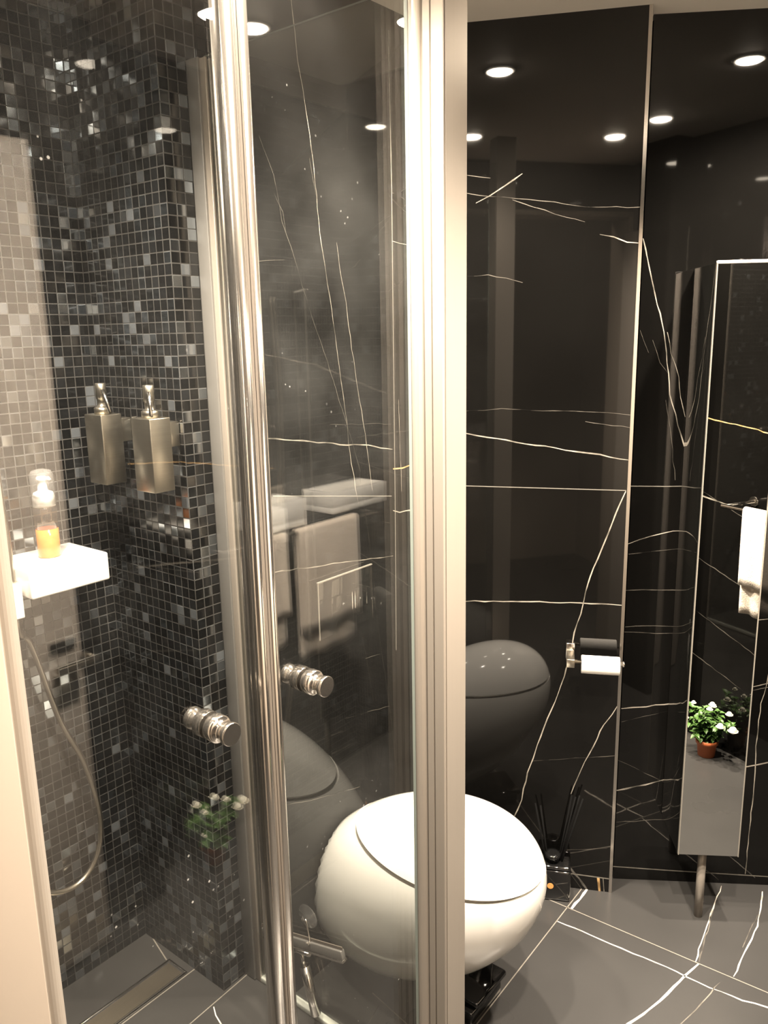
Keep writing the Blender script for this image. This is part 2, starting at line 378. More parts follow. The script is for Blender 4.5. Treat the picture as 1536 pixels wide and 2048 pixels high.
VEINS_W2 = [
 (0.0030, "V", [(-0.001,1.732),(0.017,1.659),(0.041,1.578),(0.059,1.514),(0.071,1.439),(0.082,1.363),(0.097,1.313),(0.114,1.261),(0.136,1.197)]),
 (0.0018, "V", [(0.067,1.513),(0.079,1.463),(0.1,1.405),(0.106,1.355),(0.121,1.307)]),
 (0.0014, "F", [(0.002,1.519),(0.025,1.465)]),
 (0.0014, "F", [(0.033,1.495),(0.054,1.441),(0.073,1.416)]),
 (0.0014, "F", [(0.072,1.349),(0.091,1.25),(0.106,1.148)]),
 (0.0021, "J", [(-0.009,1.133),(0.082,1.132),(0.168,1.133)]),
 (0.0023, "V", [(-0.003,0.981),(0.052,1.001),(0.107,1.015),(0.141,1.017)]),
 (0.0018, "F", [(0.0,0.954),(0.066,0.964),(0.129,0.97)]),
 (0.0018, "F", [(-0.004,0.856),(0.085,0.859),(0.148,0.857)]),
 (0.0018, "F", [(0.0,0.755),(0.077,0.76),(0.141,0.758)]),
 (0.0017, "F", [(-0.001,0.741),(0.078,0.738),(0.142,0.74)]),
 (0.0032, "V", [(-0.0,0.522),(0.064,0.53),(0.135,0.542),(0.151,0.545)]),
 (0.0018, "F", [(0.002,0.483),(0.065,0.502),(0.132,0.521)]),
 (0.0046, "V", [(-0.002,0.277),(0.075,0.298),(0.134,0.318),(0.153,0.323)]),
 (0.0023, "F", [(0.001,0.179),(0.1,0.19),(0.153,0.195)]),
 (0.0016, "F", [(-0.002,0.369),(0.072,0.334),(0.141,0.299)]),
 (0.0030, "J", [(-0.002,0.039),(0.142,0.034),(0.416,0.027),(0.506,0.025)]),
 (0.0025, "V", [(0.376,0.655),(0.37,0.6),(0.362,0.547),(0.358,0.447),(0.362,0.296),(0.359,0.176),(0.359,0.032)]),
 (0.0023, "V", [(0.332,0.779),(0.39,0.785)]),
 (0.0028, "V", [(0.334,0.592),(0.375,0.603),(0.405,0.611)]),
 (0.0018, "F", [(0.331,0.581),(0.406,0.6)]),
 (0.0046, "V", [(0.335,0.36),(0.393,0.376),(0.423,0.385)]),
]
VEINS_F = [
 (0.0040, "J", [(0.856,0.825),(0.287,0.838),(-0.071,0.847)]),
 (0.0040, "J", [(0.754,0.769),(0.757,0.841),(0.769,1.171),(0.776,1.329),(0.783,1.497)]),
 (0.0060, "V", [(0.692,0.831),(0.7,0.919),(0.703,1.004),(0.708,1.086),(0.71,1.161),(0.71,1.217),(0.718,1.287),(0.738,1.364)]),
 (0.0120, "V", [(0.858,0.838),(0.808,0.84),(0.755,0.839)]),
 (0.0110, "V", [(0.768,1.172),(0.739,1.167),(0.707,1.157),(0.661,1.148),(0.599,1.137),(0.56,1.127),(0.494,1.108),(0.404,1.079)]),
 (0.0050, "V", [(1.095,1.128),(0.991,1.138),(0.892,1.147),(0.77,1.164)]),
 (0.0040, "F", [(0.98,1.142),(0.919,1.149),(0.775,1.171)]),
 (0.0050, "V", [(1.139,1.224),(1.049,1.24),(0.991,1.252),(0.906,1.249),(0.847,1.251),(0.778,1.251)]),
 (0.0030, "F", [(1.034,1.239),(0.944,1.24),(0.889,1.241)]),
 (0.0040, "F", [(0.74,1.231),(0.602,1.207),(0.562,1.198)]),
 (0.0040, "J", [(0.082,0.316),(-0.11,0.323),(-0.271,0.327)]),
 (0.0070, "V", [(-0.046,0.328),(-0.057,0.351),(-0.068,0.382)]),
 (0.0040, "J", [(0.211,0.595),(0.197,0.674),(0.181,0.77)]),
 (0.0040, "F", [(0.196,0.629),(0.138,0.644)]),
]

# ------------------------------------------------------------------ the setting
f = MB()                                                       # floor slab with its veins and joints (x = a, y = -b)
f.box(-2.4, 2.6, -2.75, 0.9, -0.08, 0.0, 'marble_floor')
for wd, k, pts in VEINS_F:
    f.strip([(a, -b) for a, b in pts], wd * 0.68, {'V': 'floor_vein', 'F': 'floor_faint', 'J': 'floor_joint'}[k], 'XY', 0.0004, 0.002, straight=(k == 'J'))
f.strip([(-0.70, -0.20), (0.0, -0.20)], 0.003, 'floor_joint', 'XY', 0.0004, straight=True)
f.strip([(-0.024, -0.12), (0.0, -0.03)], 0.003, 'floor_joint', 'XY', 0.0004, straight=True)
room(f, 'floor')
c = MB(); c.box(-2.4, 2.6, -2.75, 0.9, H, H + 0.08, 'ceiling'); room(c, 'ceiling')

wl = MB(); wl.box(-0.78, 0.0, 0.0, 0.10, 0, H, 'mosaic'); room(wl, 'wall_left', uv=True)
wc = MB(); wc.box(0.0, 0.0915, -0.311, 0.10, 0, H, 'mosaic'); room(wc, 'wall_center_left', uv=True)

wt = MB()                                                      # marble pre-wall behind the toilet
wt.box(0.0925, 0.80, -0.451, 0.10, 0, H, 'marble')
for wd, k, pts in VEINS_T:
    wt.strip(pts, wd * 0.8, MATS[k], 'XZ', -0.4514, straight=(k == 'J'))
room(wt, 'wall_back_left', keep=False)

w1 = MB(); w1.box(-0.62, -0.002, 0.0, 0.30, 0, H, 'marble')
for wd, k, pts in VEINS_REFLECTION_W1:
    if pts[0][0] > 0.39: pts = [(0.498, pts[0][1] + 0.004)] + list(pts)     # runs on to the corner behind the post
    w1.strip([(-s, z) for s, z in pts], wd, MATS[k], 'XZ', -0.0004, straight=(k == 'J'))
struct(w1.build('wall_back', loc=TRIM, rot=TRIM_R))
t = MB(); t.box(-0.007, 0.001, -0.002, 0.07, 0, H, 'steel'); struct(t.build('trim_1', loc=TRIM, rot=TRIM_R))
w2 = MB(); w2.box(0.0, 2.2, 0.0, 0.12, 0, H, 'marble')
for wd, k, pts in VEINS_W2:
    w2.strip(pts, wd, MATS[k], 'XZ', -0.0004, straight=(k == 'J'))
struct(w2.build('wall_back_right', loc=NOOK, rot=NOOK_R))

# right-hand wall with the niche corner, and the wall with the doorway the camera looks through
wr = MB(); wr.box(0.13, 2.0, -2.05, -1.93, 0, H, 'marble'); wr.box(-0.78, 0.13, -2.05, -1.845, 0, H, 'marble')
for pts, k, wd in (([(0.5, 1.5), (0.9, 1.43), (1.3, 1.30)], 'V', 0.004), ([(0.131, 1.21), (0.33, 1.19), (0.7, 1.12)], 'G', 0.004), ([(0.131, 0.93), (0.35, 0.90), (0.60, 0.86), (0.9, 0.9)], 'V', 0.005),
                   ([(0.131, 0.70), (0.4, 0.62), (0.8, 0.60)], 'F', 0.003), ([(0.131, 0.5), (0.5, 0.38)], 'F', 0.003), ([(0.131, 0.33), (0.6, 0.2)], 'F', 0.003), ([(0.6, 1.9), (1.2, 1.8)], 'F', 0.003), ([(0.131, 0.95), (0.7, 0.75)], 'F', 0.003),
                   ([(0.132, 0.01), (0.132, 1.9)], 'J', 0.003)):
    wr.strip(pts, wd, MATS[k], 'XZ', -1.9296)
room(wr, 'wall_right')
wf = MB()
wf.box(-0.80, -0.702, -0.905, 0.10, 0, H, 'marble')
wf.box(-0.80, -0.702, -1.845, -0.905, 2.02, H, 'marble')
wf.box(-0.702, -0.70, -0.86, 0.0, 0, H, 'mosaic')
room(wf, 'wall_front', uv=True)
df = MB()                                                      # cream lining and casing of the doorway
df.box(-0.84, -0.690, -0.925, -0.905, 0, 2.02, 'frame_white', 0.002); df.box(-0.84, -0.690, -1.845, -1.825, 0, 2.02, 'frame_white', 0.002)
df.box(-0.84, -0.690, -1.845, -0.905, 2.0, 2.02, 'frame_white', 0.002)
df.box(-0.702, -0.688, -0.905, -0.895, 0, 2.02, 'frame_white', 0.002)
room(df, 'trim_2')
wh = MB(); wh.box(-2.4, -2.3, -2.6, 0.2, 0, H, 'hall'); wh.box(-2.4, -0.80, -0.2, -0.1, 0, H, 'hall'); wh.box(-2.4, -0.80, -2.6, -2.5, 0, H, 'hall')
wh.box(-0.80, -0.78, -2.6, -1.845, 0, H, 'hall')
room(wh, 'wall_hall')

# the open white door, hinged on the doorway's right jamb
dr = MB(); dr.box(-0.69, -0.072, -1.84, -1.80, 0.008, 1.93, 'door_paint', 0.003)
dr = room(dr, 'door_1')
hd = MB()
hd.box(-0.150, -0.088, -1.80, -1.793, 0.818, 0.842, 'black_gloss', 0.002); hd.box(-0.148, -0.090, -1.80, -1.794, 0.685, 0.765, 'brushed', 0.002)
hd.tube([(-0.070, -1.795, 0.795), (-0.070, -1.752, 0.795)], 0.009, 'brushed'); hd.box(-0.165, -0.058, -1.757, -1.742, 0.787, 0.802, 'brushed', 0.002)
hd.build('door_handle', dr)

# ------------------------------------------------------------------ downlights (the room's only light), the shower one an added fill
LAMPS = [((0.183, 1.672), 'lit ceiling downlight above the toilet', 1.0), ((-0.115, 0.991), 'lit ceiling downlight above the shower doors', 1.0),
         ((0.351, 0.736), 'lit ceiling downlight nearest the open white door', 1.0), ((0.921, 1.633), 'lit ceiling downlight in front of the mirrored cabinet', 1.0),
         ((0.775, 1.05), 'lit ceiling downlight in front of the towel rail', 1.0), (tuple(P(-0.45, 0.45)[:2]), 'added fill downlight inside the shower', 0.85),  # shower downlight is an added fill that brightens the toilet's left side
         ((-0.02, 0.10), 'dimly lit ceiling downlight in the hallway before the doorway', 0.10)]
proto = None
for (x, y), lab, pw in LAMPS:
    if proto is None:
        proto = d = thing('downlight', lab, 'lamp', (x, y, H), 0, 'ceiling downlights')
        r = MB(); r.lathe([(0.034, 0.0), (0.034, -0.004), (0.042, -0.004), (0.046, 0.0)], 'white_matt', (0, 0, -0.0005)); r.build('ring', d)
        k = MB(); k.lathe([(0.0335, -0.001), (0.0335, -0.005), (0.029, -0.008), (0.020, -0.0095), (0.010, -0.010)], 'lamp'); k.build('bulb', d)
        kids = list(d.children)
    else:
        d = proto.copy(); COL.objects.link(d); d.location = (x, y, H); d['label'] = lab
        for ch in kids:
            q = ch.copy(); COL.objects.link(q); q.parent = d
            if pw < 0.2 and 'bulb' in ch.name: q.data = ch.data.copy(); q.data.materials[0] = M['lamp_dim']
    ld = bpy.data.lights.new('downlight_beam', 'SPOT'); ld.energy = LAMP_W * pw; ld.color = LAMP_C; ld.spot_size = R(130); ld.spot_blend = 0.75; ld.shadow_soft_size = 0.025
    lo = bpy.data.objects.new('downlight_beam', ld); COL.objects.link(lo); lo.parent = d; lo.location = (0, 0, -0.052)

# ------------------------------------------------------------------ shower enclosure
enc = thing('shower_enclosure', 'framed clear glass shower enclosure with two knobbed doors', 'shower enclosure', C0, TH)
ZT = 2.04
def pane(x0, x1, y0, y1, z0, z1, name, parent, mat='glass'):
    g = MB(); g.box(x0, x1, y0, y1, z0, z1, mat)
    thin_x = (x1 - x0) < (y1 - y0); ei = g.mi('glass_edge')
    for q in g.bm.faces:
        q.normal_update()
        big = abs(q.normal.x) > 0.5 if thin_x else abs(q.normal.y) > 0.5
        if not big: q.material_index = ei
    return g.build(name, parent)
pane(0.077, 0.083, -0.880, -0.352, 0.012, ZT, 'side_pane', enc, 'glass_hazy')
s = MB(); s.box(0.072, 0.088, -0.875, -0.345, 0.0, 0.014, 'seal', 0.002); s.build('threshold_seal', enc)
ch = MB()                                                       # wall channel on the tiled stub
ch.box(0.066, 0.0915, -0.346, -0.3120, 0.002, 2.038, 'channel', 0.001); ch.box(0.071, 0.0765, -0.362, -0.345, 0.002, 2.036, 'alu', 0.001); ch.box(0.0835, 0.089, -0.362, -0.345, 0.002, 2.036, 'alu', 0.001)
ch.build('wall_channel', enc)
# corner post: half-round bead on the shower side, two narrow grooves on the flats
def arc(cx, cy_, r, a0, a1, n=8): return [(cx + r * math.cos(R(a0 + (a1 - a0) * k / n)), cy_ + r * math.sin(R(a0 + (a1 - a0) * k / n))) for k in range(n + 1)]
A0, B0 = 0.020, 0.872
out = [(A0 + 0.006, -B0)] + arc(A0 + 0.004, -B0 - 0.014, 0.0125, 100, 260, 12) + [(A0 + 0.006, -B0 - 0.029), (A0, -B0 - 0.030), (A0, -B0 - 0.042), (A0 + 0.003, -B0 - 0.0425), (A0 + 0.003, -B0 - 0.0450), (A0, -B0 - 0.0455),
       (A0, -B0 - 0.0635), (A0 + 0.0015, -B0 - 0.065), (A0 + 0.004, -B0 - 0.065), (A0 + 0.0045, -B0 - 0.063), (A0 + 0.0065, -B0 - 0.063), (A0 + 0.007, -B0 - 0.065), (A0 + 0.064, -B0 - 0.065), (A0 + 0.065, -B0 - 0.064), (A0 + 0.065, -B0)]
p = MB(); p.prism(out, 0.0, ZT + 0.08, 'alu'); p.build('corner_post', enc)
# post on the doorway side
out = [(-0.700, -0.860), (-0.700, -0.893), (-0.680, -0.893), (-0.6785, -0.888)] + arc(-0.666, -0.878, 0.0125, 235, 415, 12) + [(-0.668, -0.860)]
p = MB(); p.prism(out, 0.0, ZT + 0.08, 'alu'); p.build('wall_post', enc)

def door(name, x0, x1, bar, knob_x, hinge_x):
    d = pane(x0, x1, -0.881, -0.875, 0.018, ZT - 0.01, 'door', enc)
    e = MB()                                                    # meeting profile: two rounded bars and a magnet strip
    sg = 1 if bar > knob_x else -1
    o1 = arc(bar - sg * 0.010, -0.886, 0.0085, 0, 360, 18)[:-1]; e.prism(o1, 0.012, ZT, 'chrome', True)
    o2 = arc(bar - sg * 0.010, -0.870, 0.0085, 0, 360, 18)[:-1]; e.prism(o2, 0.012, ZT, 'chrome', True)
    e.box(min(bar, bar - sg * 0.018), max(bar, bar - sg * 0.018), -0.884, -0.872, 0.012, ZT, 'chrome', 0.001)
    e.box(min(bar, bar - sg * 0.004), max(bar, bar - sg * 0.004), -0.892, -0.866, 0.012, ZT, 'alu_dark')
    e.build('edge_profile', d)
    k = MB()
    prof = [(0.0145, 0), (0.0145, 0.002), (0.015, 0.004), (0.015, 0.014), (0.0135, 0.0155), (0.0095, 0.017), (0.009, 0.024), (0.0115, 0.028), (0.0125, 0.033), (0.0125, 0.036), (0.0118, 0.037)]
    k.lathe([(r * 1.22, -0.881 - h) for r, h in prof], 'chrome', (knob_x, 0, 1.035), 'Y', 40)
    k.lathe([(r * 1.22, -0.875 + h) for r, h in prof], 'chrome', (knob_x, 0, 1.035), 'Y', 40)
    k.build('knob', d)
    s = MB(); s.box(x0, x1, -0.883, -0.873, 0.004, 0.020, 'seal', 0.001); s.build('drip_seal', d)
    return d
door('door', -0.664, -0.336, -0.3265, -0.420, -0.664)
door('door', -0.316, 0.012, -0.3255, -0.245, 0.012)

# ------------------------------------------------------------------ toilet: egg-shaped bowl with an inset lid
TO = dict(a0=.297, b0=.667, z0=.278, ra=.184, rb=.313, rz=.22, tilt=.459, d=.544, k=.104, tz=.342)
toilet = thing('toilet', 'white egg-shaped wall-hung toilet with closed lid', 'toilet', P(0.297, 0.667, 0.0), TH)
tn = Vector((0, math.sin(TO['tilt']), math.cos(TO['tilt'])))
te1 = Vector((1, 0, 0)); te2 = tn.cross(te1)
def egg(dv, s=1.0):
    x = TO['ra'] * dv.x * (1 + TO['k'] * dv.y) * s; y = TO['rb'] * dv.y * s; z = TO['rz'] * dv.z * s + TO['tz'] * y + TO['z0']
    b = max(TO['b0'] + y, 0.4525) - TO['b0']
    return Vector((x, -b, z))
def cap(a0, a1, s, n=26, seg=72, close=None):
    """part of the egg between two polar angles measured from the lid's axis"""
    bm = bmesh.new(); rings = []
    for k in range(n + 1):
        t = a0 + (a1 - a0) * k / n
        if t < 1e-4 or t > math.pi - 1e-4:
            rings.append([bm.verts.new(egg(tn * math.cos(t), s))]); continue
        rings.append([bm.verts.new(egg(tn * math.cos(t) + (te1 * math.cos(2 * math.pi * j / seg) + te2 * math.sin(2 * math.pi * j / seg)) * math.sin(t), s)) for j in range(seg)])
    for a, b in zip(rings, rings[1:]):
        for j in range(seg):
            if len(a) == 1: bm.faces.new((a[0], b[j], b[(j + 1) % seg]))
            elif len(b) == 1: bm.faces.new((a[j], b[0], a[(j + 1) % seg]))
            else: bm.faces.new((a[j], b[j], b[(j + 1) % seg], a[(j + 1) % seg]))
    return bm, rings
tl = math.acos(TO['d'])
m = MB(); bm, rings = cap(0.0, tl - 0.034, 1.0, 24)
bm2 = bm; m.merge(bm2, 'white', True)
# rolled rim of the lid
bmr = bmesh.new(); ra_, rb_ = [], []
for j in range(72):
    dv = lambda t: tn * math.cos(t) + (te1 * math.cos(2 * math.pi * j / 72) + te2 * math.sin(2 * math.pi * j / 72)) * math.sin(t)
    ra_.append(bmr.verts.new(egg(dv(tl - 0.034), 1.0))); rb_.append(bmr.verts.new(egg(dv(tl - 0.028), 0.93)))
for j in range(72): bmr.faces.new((ra_[j], rb_[j], rb_[(j + 1) % 72], ra_[(j + 1) % 72]))
m.merge(bmr, 'white', True)
m.build('lid', toilet)
m = MB(); bm, rings = cap(tl, math.pi, 1.0, 40); m.merge(bm, 'white', True)
bmr = bmesh.new(); ra_, rb_ = [], []
for j in range(72):
    dv = lambda t: tn * math.cos(t) + (te1 * math.cos(2 * math.pi * j / 72) + te2 * math.sin(2 * math.pi * j / 72)) * math.sin(t)
    ra_.append(bmr.verts.new(egg(dv(tl), 1.0))); rb_.append(bmr.verts.new(egg(dv(tl), 0.94)))
for j in range(72): bmr.faces.new((ra_[j], rb_[j], rb_[(j + 1) % 72], ra_[(j + 1) % 72]))
m.merge(bmr, 'white', True)
m.build('bowl', toilet)
m = MB(); bm, rings = cap(tl - 0.05, tl + 0.03, 0.955, 4); m.merge(bm, 'gap', True); m.build('seat_gap', toilet)

# flush plate
fp = thing('flush_plate', 'dark mirror-finish flush plate on the marble above the toilet', 'flush plate', P(0.308, 0.4525, 0.92), TH)
k = MB(); k.box(-0.093, 0.093, -0.010, 0.0, -0.068, 0.068, 'black_panel', 0.0015); k.build('plate', fp)
k = MB()
for x in (-0.0925, 0.0925): k.box(x - 0.0011, x + 0.0011, -0.012, -0.0095, -0.067, 0.067, 'steel_soft' if x < 0 else 'steel')
k.box(-0.094, 0.094, -0.0125, -0.0085, 0.0660, 0.0685, 'steel_soft'); k.build('rim', fp)
for x0, x1 in ((-0.052, 0.018), (0.028, 0.070)):
    k = MB(); k.box(x0, x1, -0.013, -0.0095, -0.028, 0.022, 'black_panel', 0.001)
    k.box(x0 - 0.0008, x0 + 0.0008, -0.0136, -0.0126, -0.024, 0.018, 'steel'); k.box(x1 - 0.0008, x1 + 0.0008, -0.0136, -0.0126, -0.024, 0.018, 'steel'); k.build('button', fp)

# low black box under the bowl
bxr = thing('floor_box', 'low glossy black box on the floor under the toilet bowl', 'box', P(0.345, 0.80, 0.0), TH)
k = MB(); k.box(-0.075, 0.055, -0.035, 0.055, 0.0, 0.035, 'black_gloss', 0.006); k.build('body', bxr)
k = MB(); k.box(-0.06, 0.072, -0.04, 0.06, 0.0355, 0.052, 'black_gloss', 0.007); k.build('lid', bxr)

# ------------------------------------------------------------------ toilet paper holder on the back wall
tp = thing('toilet_paper_holder', 'square steel toilet paper holder on the marble wall', 'paper holder', TRIM + Matrix.Rotation(TRIM_R, 3, 'Z') @ Vector((-0.131, 0, 0.697)), TRIM_R)
k = MB(); k.box(-0.011, 0.011, -0.008, -0.0006, -0.012, 0.030, 'steel', 0.001); k.box(-0.010, 0.010, -0.070, -0.008, -0.011, 0.011, 'brushed', 0.001); k.build('bracket', tp)
k = MB(); k.lathe([(0.0055, 0.010), (0.0055, 0.128), (0.0075, 0.128), (0.0075, 0.1325)], 'steel', (0, -0.06, 0.003), 'X', 20); k.build('bar', tp)
rl = thing('toilet_roll', 'white toilet paper roll on the steel holder bar', 'toilet roll', TRIM + Matrix.Rotation(TRIM_R, 3, 'Z') @ Vector((-0.131, -0.060, 0.700)), TRIM_R)
k = MB(); k.lathe([(0.0150, 0.027), (0.0220, 0.0265), (0.0230, 0.028), (0.0230, 0.119), (0.0220, 0.1205), (0.0150, 0.120)], 'paper', (0, 0, -0.0062), 'X', 40); k.build('paper', rl)
k = MB(); k.lathe([(0.0140, 0.0268), (0.0149, 0.0268), (0.0149, 0.1202), (0.0140, 0.1202), (0.0140, 0.0268)], 'card', (0, 0, -0.0062), 'X', 32); k.build('core', rl)

# ------------------------------------------------------------------ reed diffuser
rd = thing('reed_diffuser', 'black square reed diffuser bottle with round orange label', 'diffuser', TRIM + Matrix.Rotation(TRIM_R, 3, 'Z') @ Vector((-0.157, -0.034, 0)), TRIM_R)
k = MB(); k.box(-0.045, 0.045, -0.03, 0.03, 0.0005, 0.092, 'black_gloss', 0.007, 3); k.box(-0.043, 0.043, -0.028, 0.028, 0.092, 0.104, 'black_gloss', 0.006, 3)
k.lathe([(0.017, 0.10), (0.017, 0.115), (0.021, 0.116), (0.021, 0.128), (0.012, 0.129)], 'black_gloss', (-0.004, 0, 0), 'Z', 28); k.build('bottle', rd)
k = MB(); k.lathe([(0.0085, -0.0306), (0.0085, -0.0301)], 'orange_label', (-0.0085, 0, 0.046), 'Y', 28); k.build('label_disc', rd)
for dx, dy in ((0.055, 0.004), (0.066, 0.012), (0.074, -0.002), (0.046, 0.01), (-0.05, 0.012), (-0.036, 0.004)):
    k = MB(); k.tube([(-0.004 + dx * 0.05, dy * 0.05, 0.02), (-0.004 + dx, dy, 0.30 if dx > 0 else 0.265)], 0.0022, 'black_reed', 8); k.build('reed', rd)

# ------------------------------------------------------------------ mirrored cabinet
cb = thing('mirror_cabinet', 'slim tall black cabinet with mirror front on one steel leg', 'cabinet', NOOK + Matrix.Rotation(NOOK_R, 3, 'Z') @ Vector((0.20, -0.09, 0)), NOOK_R)
x0, x1 = -0.078, 0.072
k = MB(); k.box(x0, x1, -0.080, 0.087, 0.207, 1.66, 'black_panel', 0.001); k.build('body', cb)
k = MB(); k.box(x0 + 0.0015, x1 - 0.0015, -0.0855, -0.0805, 0.208, 1.659, 'mirror'); k.build('mirror_door', cb)
k = MB()
for x in (x0, x1 - 0.0025): k.box(x, x + 0.0020, -0.0870, -0.0805, 0.207, 1.66, 'steel_soft')
k.box(x0, x1, -0.0875, -0.0795, 1.657, 1.664, 'frame_bright', 0.001); k.build('edge_trim', cb)
k = MB(); k.lathe([(0.009, 1.6605), (0.009, 1.664), (0.004, 1.668)], 'chrome', (-0.02, -0.06, 0), 'Z', 20); k.build('top_screw', cb)
k = MB(); k.lathe([(0.0108, 0.0), (0.0108, 0.2065)], 'alu', (-0.004, -0.045, 0), 'Z', 28); k.build('leg', cb)

# ------------------------------------------------------------------ soap dispensers on the mosaic
def dispenser(bc, zc, lab):
    d = thing('soap_dispenser', lab, 'soap dispenser', P(0, bc, zc), TH, 'soap dispensers on the mosaic')
    k = MB(); k.box(-0.083, -0.034, -0.031, 0.031, 0.0, 0.147, 'brushed', 0.0015); k.build('body', d)
    k = MB(); k.box(-0.034, -0.0008, -0.014, 0.014, 0.085, 0.135, 'brushed', 0.001); k.build('wall_bracket', d)
    k = MB(); k.lathe([(0.017, 0.147), (0.017, 0.160), (0.013, 0.162), (0.0095, 0.164), (0.0095, 0.178), (0.0112, 0.179), (0.0112, 0.210), (0.010, 0.211)], 'brushed', (-0.058, 0, 0), 'Z', 28); k.build('pump', d)
    return d
d1 = dispenser(0.118, 1.222, 'left of two square brushed steel soap dispensers, nearer the tiled corner')
d2 = dispenser(0.285, 1.222, 'right of two square brushed steel soap dispensers, nearer the glass')
for d, q in ((d1, (-0.010, -0.044)), (d2, (-0.022, -0.034))):
    k = MB(); k.tube([(-0.058, 0, 0.200), (-0.058 + q[0] * 0.3, q[1] * 0.3, 0.196), (-0.058 + q[0], q[1], 0.152)], 0.0042, 'steel', 12, 0.0036); k.build('nozzle', d)

# ------------------------------------------------------------------ mixer shelf with the foam soap, hand shower hose
sh = thing('shower_shelf', 'thick white shelf block on the mosaic shower wall', 'shelf', P(-0.185, 0, 1.02), TH)
k = MB(); k.box(-0.088, 0.088, -0.152, -0.0008, 0.0, 0.061, 'white', 0.005, 3); k.build('block', sh)
fb = thing('foam_soap_bottle', 'orange foam soap bottle with white pump and clear cap', 'bottle', P(-0.188, 0.079, 1.0812), TH)
k = MB(); k.lathe([(0.0205, 0.0), (0.0225, 0.002), (0.0225, 0.060), (0.02, 0.061)], 'foam_liquid', (0, 0, 0.0), 'Z', 32); k.build('soap', fb)
k = MB(); k.lathe([(0.0228, 0.061), (0.0228, 0.104), (0.021, 0.107)], 'amber_film', (0, 0, 0.0), 'Z', 32); k.build('bottle_wall', fb)
k = MB(); k.lathe([(0.0222, 0.1072), (0.0222, 0.126), (0.019, 0.136), (0.010, 0.140), (0.0085, 0.160), (0.0105, 0.161), (0.0105, 0.167), (0.008, 0.169)], 'pump_white', (0, 0, 0), 'Z', 32)
k.tube([(0, 0, 0.164), (0.012, -0.006, 0.164), (0.0135, -0.007, 0.160)], 0.004, 'pump_white', 10); k.build('pump', fb)
k = MB(); k.lathe([(0.0234, 0.1105), (0.0232, 0.172), (0.019, 0.181), (0.008, 0.184)], 'clear', (0, 0, 0), 'Z', 32); k.build('cap', fb)

hs = thing('shower_hose', 'looping steel shower hose hanging down the mosaic', 'hose', P(-0.25, 0.04, 0.28), TH)
def spline(pts, n=14):
    out = []; q = [Vector(p) for p in pts]; q = [q[0] * 2 - q[1]] + q + [q[-1] * 2 - q[-2]]
    for k in range(1, len(q) - 2):
        for j in range(n):
            t = j / n; p0, p1, p2, p3 = q[k - 1:k + 3]
            out.append(0.5 * ((2 * p1) + (p2 - p0) * t + (2 * p0 - 5 * p1 + 4 * p2 - p3) * t * t + (3 * p1 - p0 - 3 * p2 + p3) * t ** 3))
    out.append(q[-2]); return out
hp = [(-0.302, 0.10, 1.62), (-0.298, 0.115, 1.40), (-0.294, 0.116, 1.238), (-0.291, 0.116, 1.15), (-0.288, 0.112, 1.06), (-0.282, 0.100, 0.98), (-0.262, 0.066, 0.928), (-0.234, 0.045, 0.888), (-0.187, 0.04, 0.695), (-0.144, 0.04, 0.578), (-0.117, 0.04, 0.436), (-0.129, 0.04, 0.336), (-0.183, 0.04, 0.281), (-0.262, 0.04, 0.302), (-0.34, 0.035, 0.40), (-0.40, 0.012, 0.55)]
k = MB(); k.tube([(x + 0.25, -y + 0.04, z - 0.28) for x, y, z in spline(hp)], 0.0062, 'brushed', 14); k.build('hose', hs)
k = MB(); k.lathe([(0.022, -0.0005), (0.022, -0.006), (0.012, -0.008), (0.012, -0.03)], 'steel', (-0.15, 0.04, 0.27), 'Y', 28); k.build('wall_outlet', hs)
hh = thing('hand_shower_holder', 'white block holding the shower hose left of the shelf', 'shower holder', P(-0.288, 0, 0.98), TH)
k = MB(); k.box(-0.011, 0.011, -0.125, -0.0008, 0.0, 0.072, 'white_matt', 0.003); k.build('block', hh)

# ------------------------------------------------------------------ linear drain
dn = thing('linear_drain', 'long brushed steel linear drain in the shower floor', 'drain', P(-0.34, 0.160, 0.0), TH)
k = MB(); k.box(-0.30, 0.312, -0.026, 0.026, 0.0006, 0.0022, 'drain'); k.build('grate', dn)
k = MB()
for y0, y1 in ((-0.036, -0.031), (0.031, 0.036)): k.box(-0.31, 0.322, y0, y1, 0.0006, 0.003, 'steel', 0.0006)
for x_0, x_1 in ((-0.31, -0.305), (0.317, 0.322)): k.box(x_0, x_1, -0.031, 0.031, 0.0006, 0.003, 'steel', 0.0006)
k.build('frame', dn)

# ------------------------------------------------------------------ squeegee hanging inside the side pane
sq = thing('squeegee', 'steel shower squeegee hanging from a suction hook on the glass', 'squeegee', P(0.066, 0.515, 0.180), TH)
tilt = Matrix.Rotation(R(-15.0), 4, 'X')
def tilted(mb, name, par):
    bmesh.ops.transform(mb.bm, matrix=tilt, verts=mb.bm.verts[:]); return mb.build(name, par)
k = MB(); k.box(-0.006, 0.006, -0.135, 0.125, 0.004, 0.026, 'channel', 0.002); k.box(-0.0075, 0.0075, -0.135, 0.125, -0.001, 0.005, 'steel', 0.001); tilted(k, 'blade_holder', sq)
k = MB(); k.box(-0.0012, 0.0012, -0.136, 0.126, 0.0262, 0.033, 'alu_dark'); tilted(k, 'rubber_lip', sq)
k = MB(); k.tube([(-0.006, -0.030, -0.004), (-0.006, 0.03, -0.004)], 0.005, 'steel'); k.tube([(-0.004, 0, -0.004), (-0.004, 0, -0.040)], 0.0042, 'steel'); k.tube([(-0.004, 0, -0.038), (-0.004, 0, -0.154)], 0.0112, 'steel', 20); tilted(k, 'handle', sq)
sk = thing('suction_hook', 'clear suction cup hook on the glass above the squeegee', 'hook', P(0.0765, 0.528, 0.262), TH)
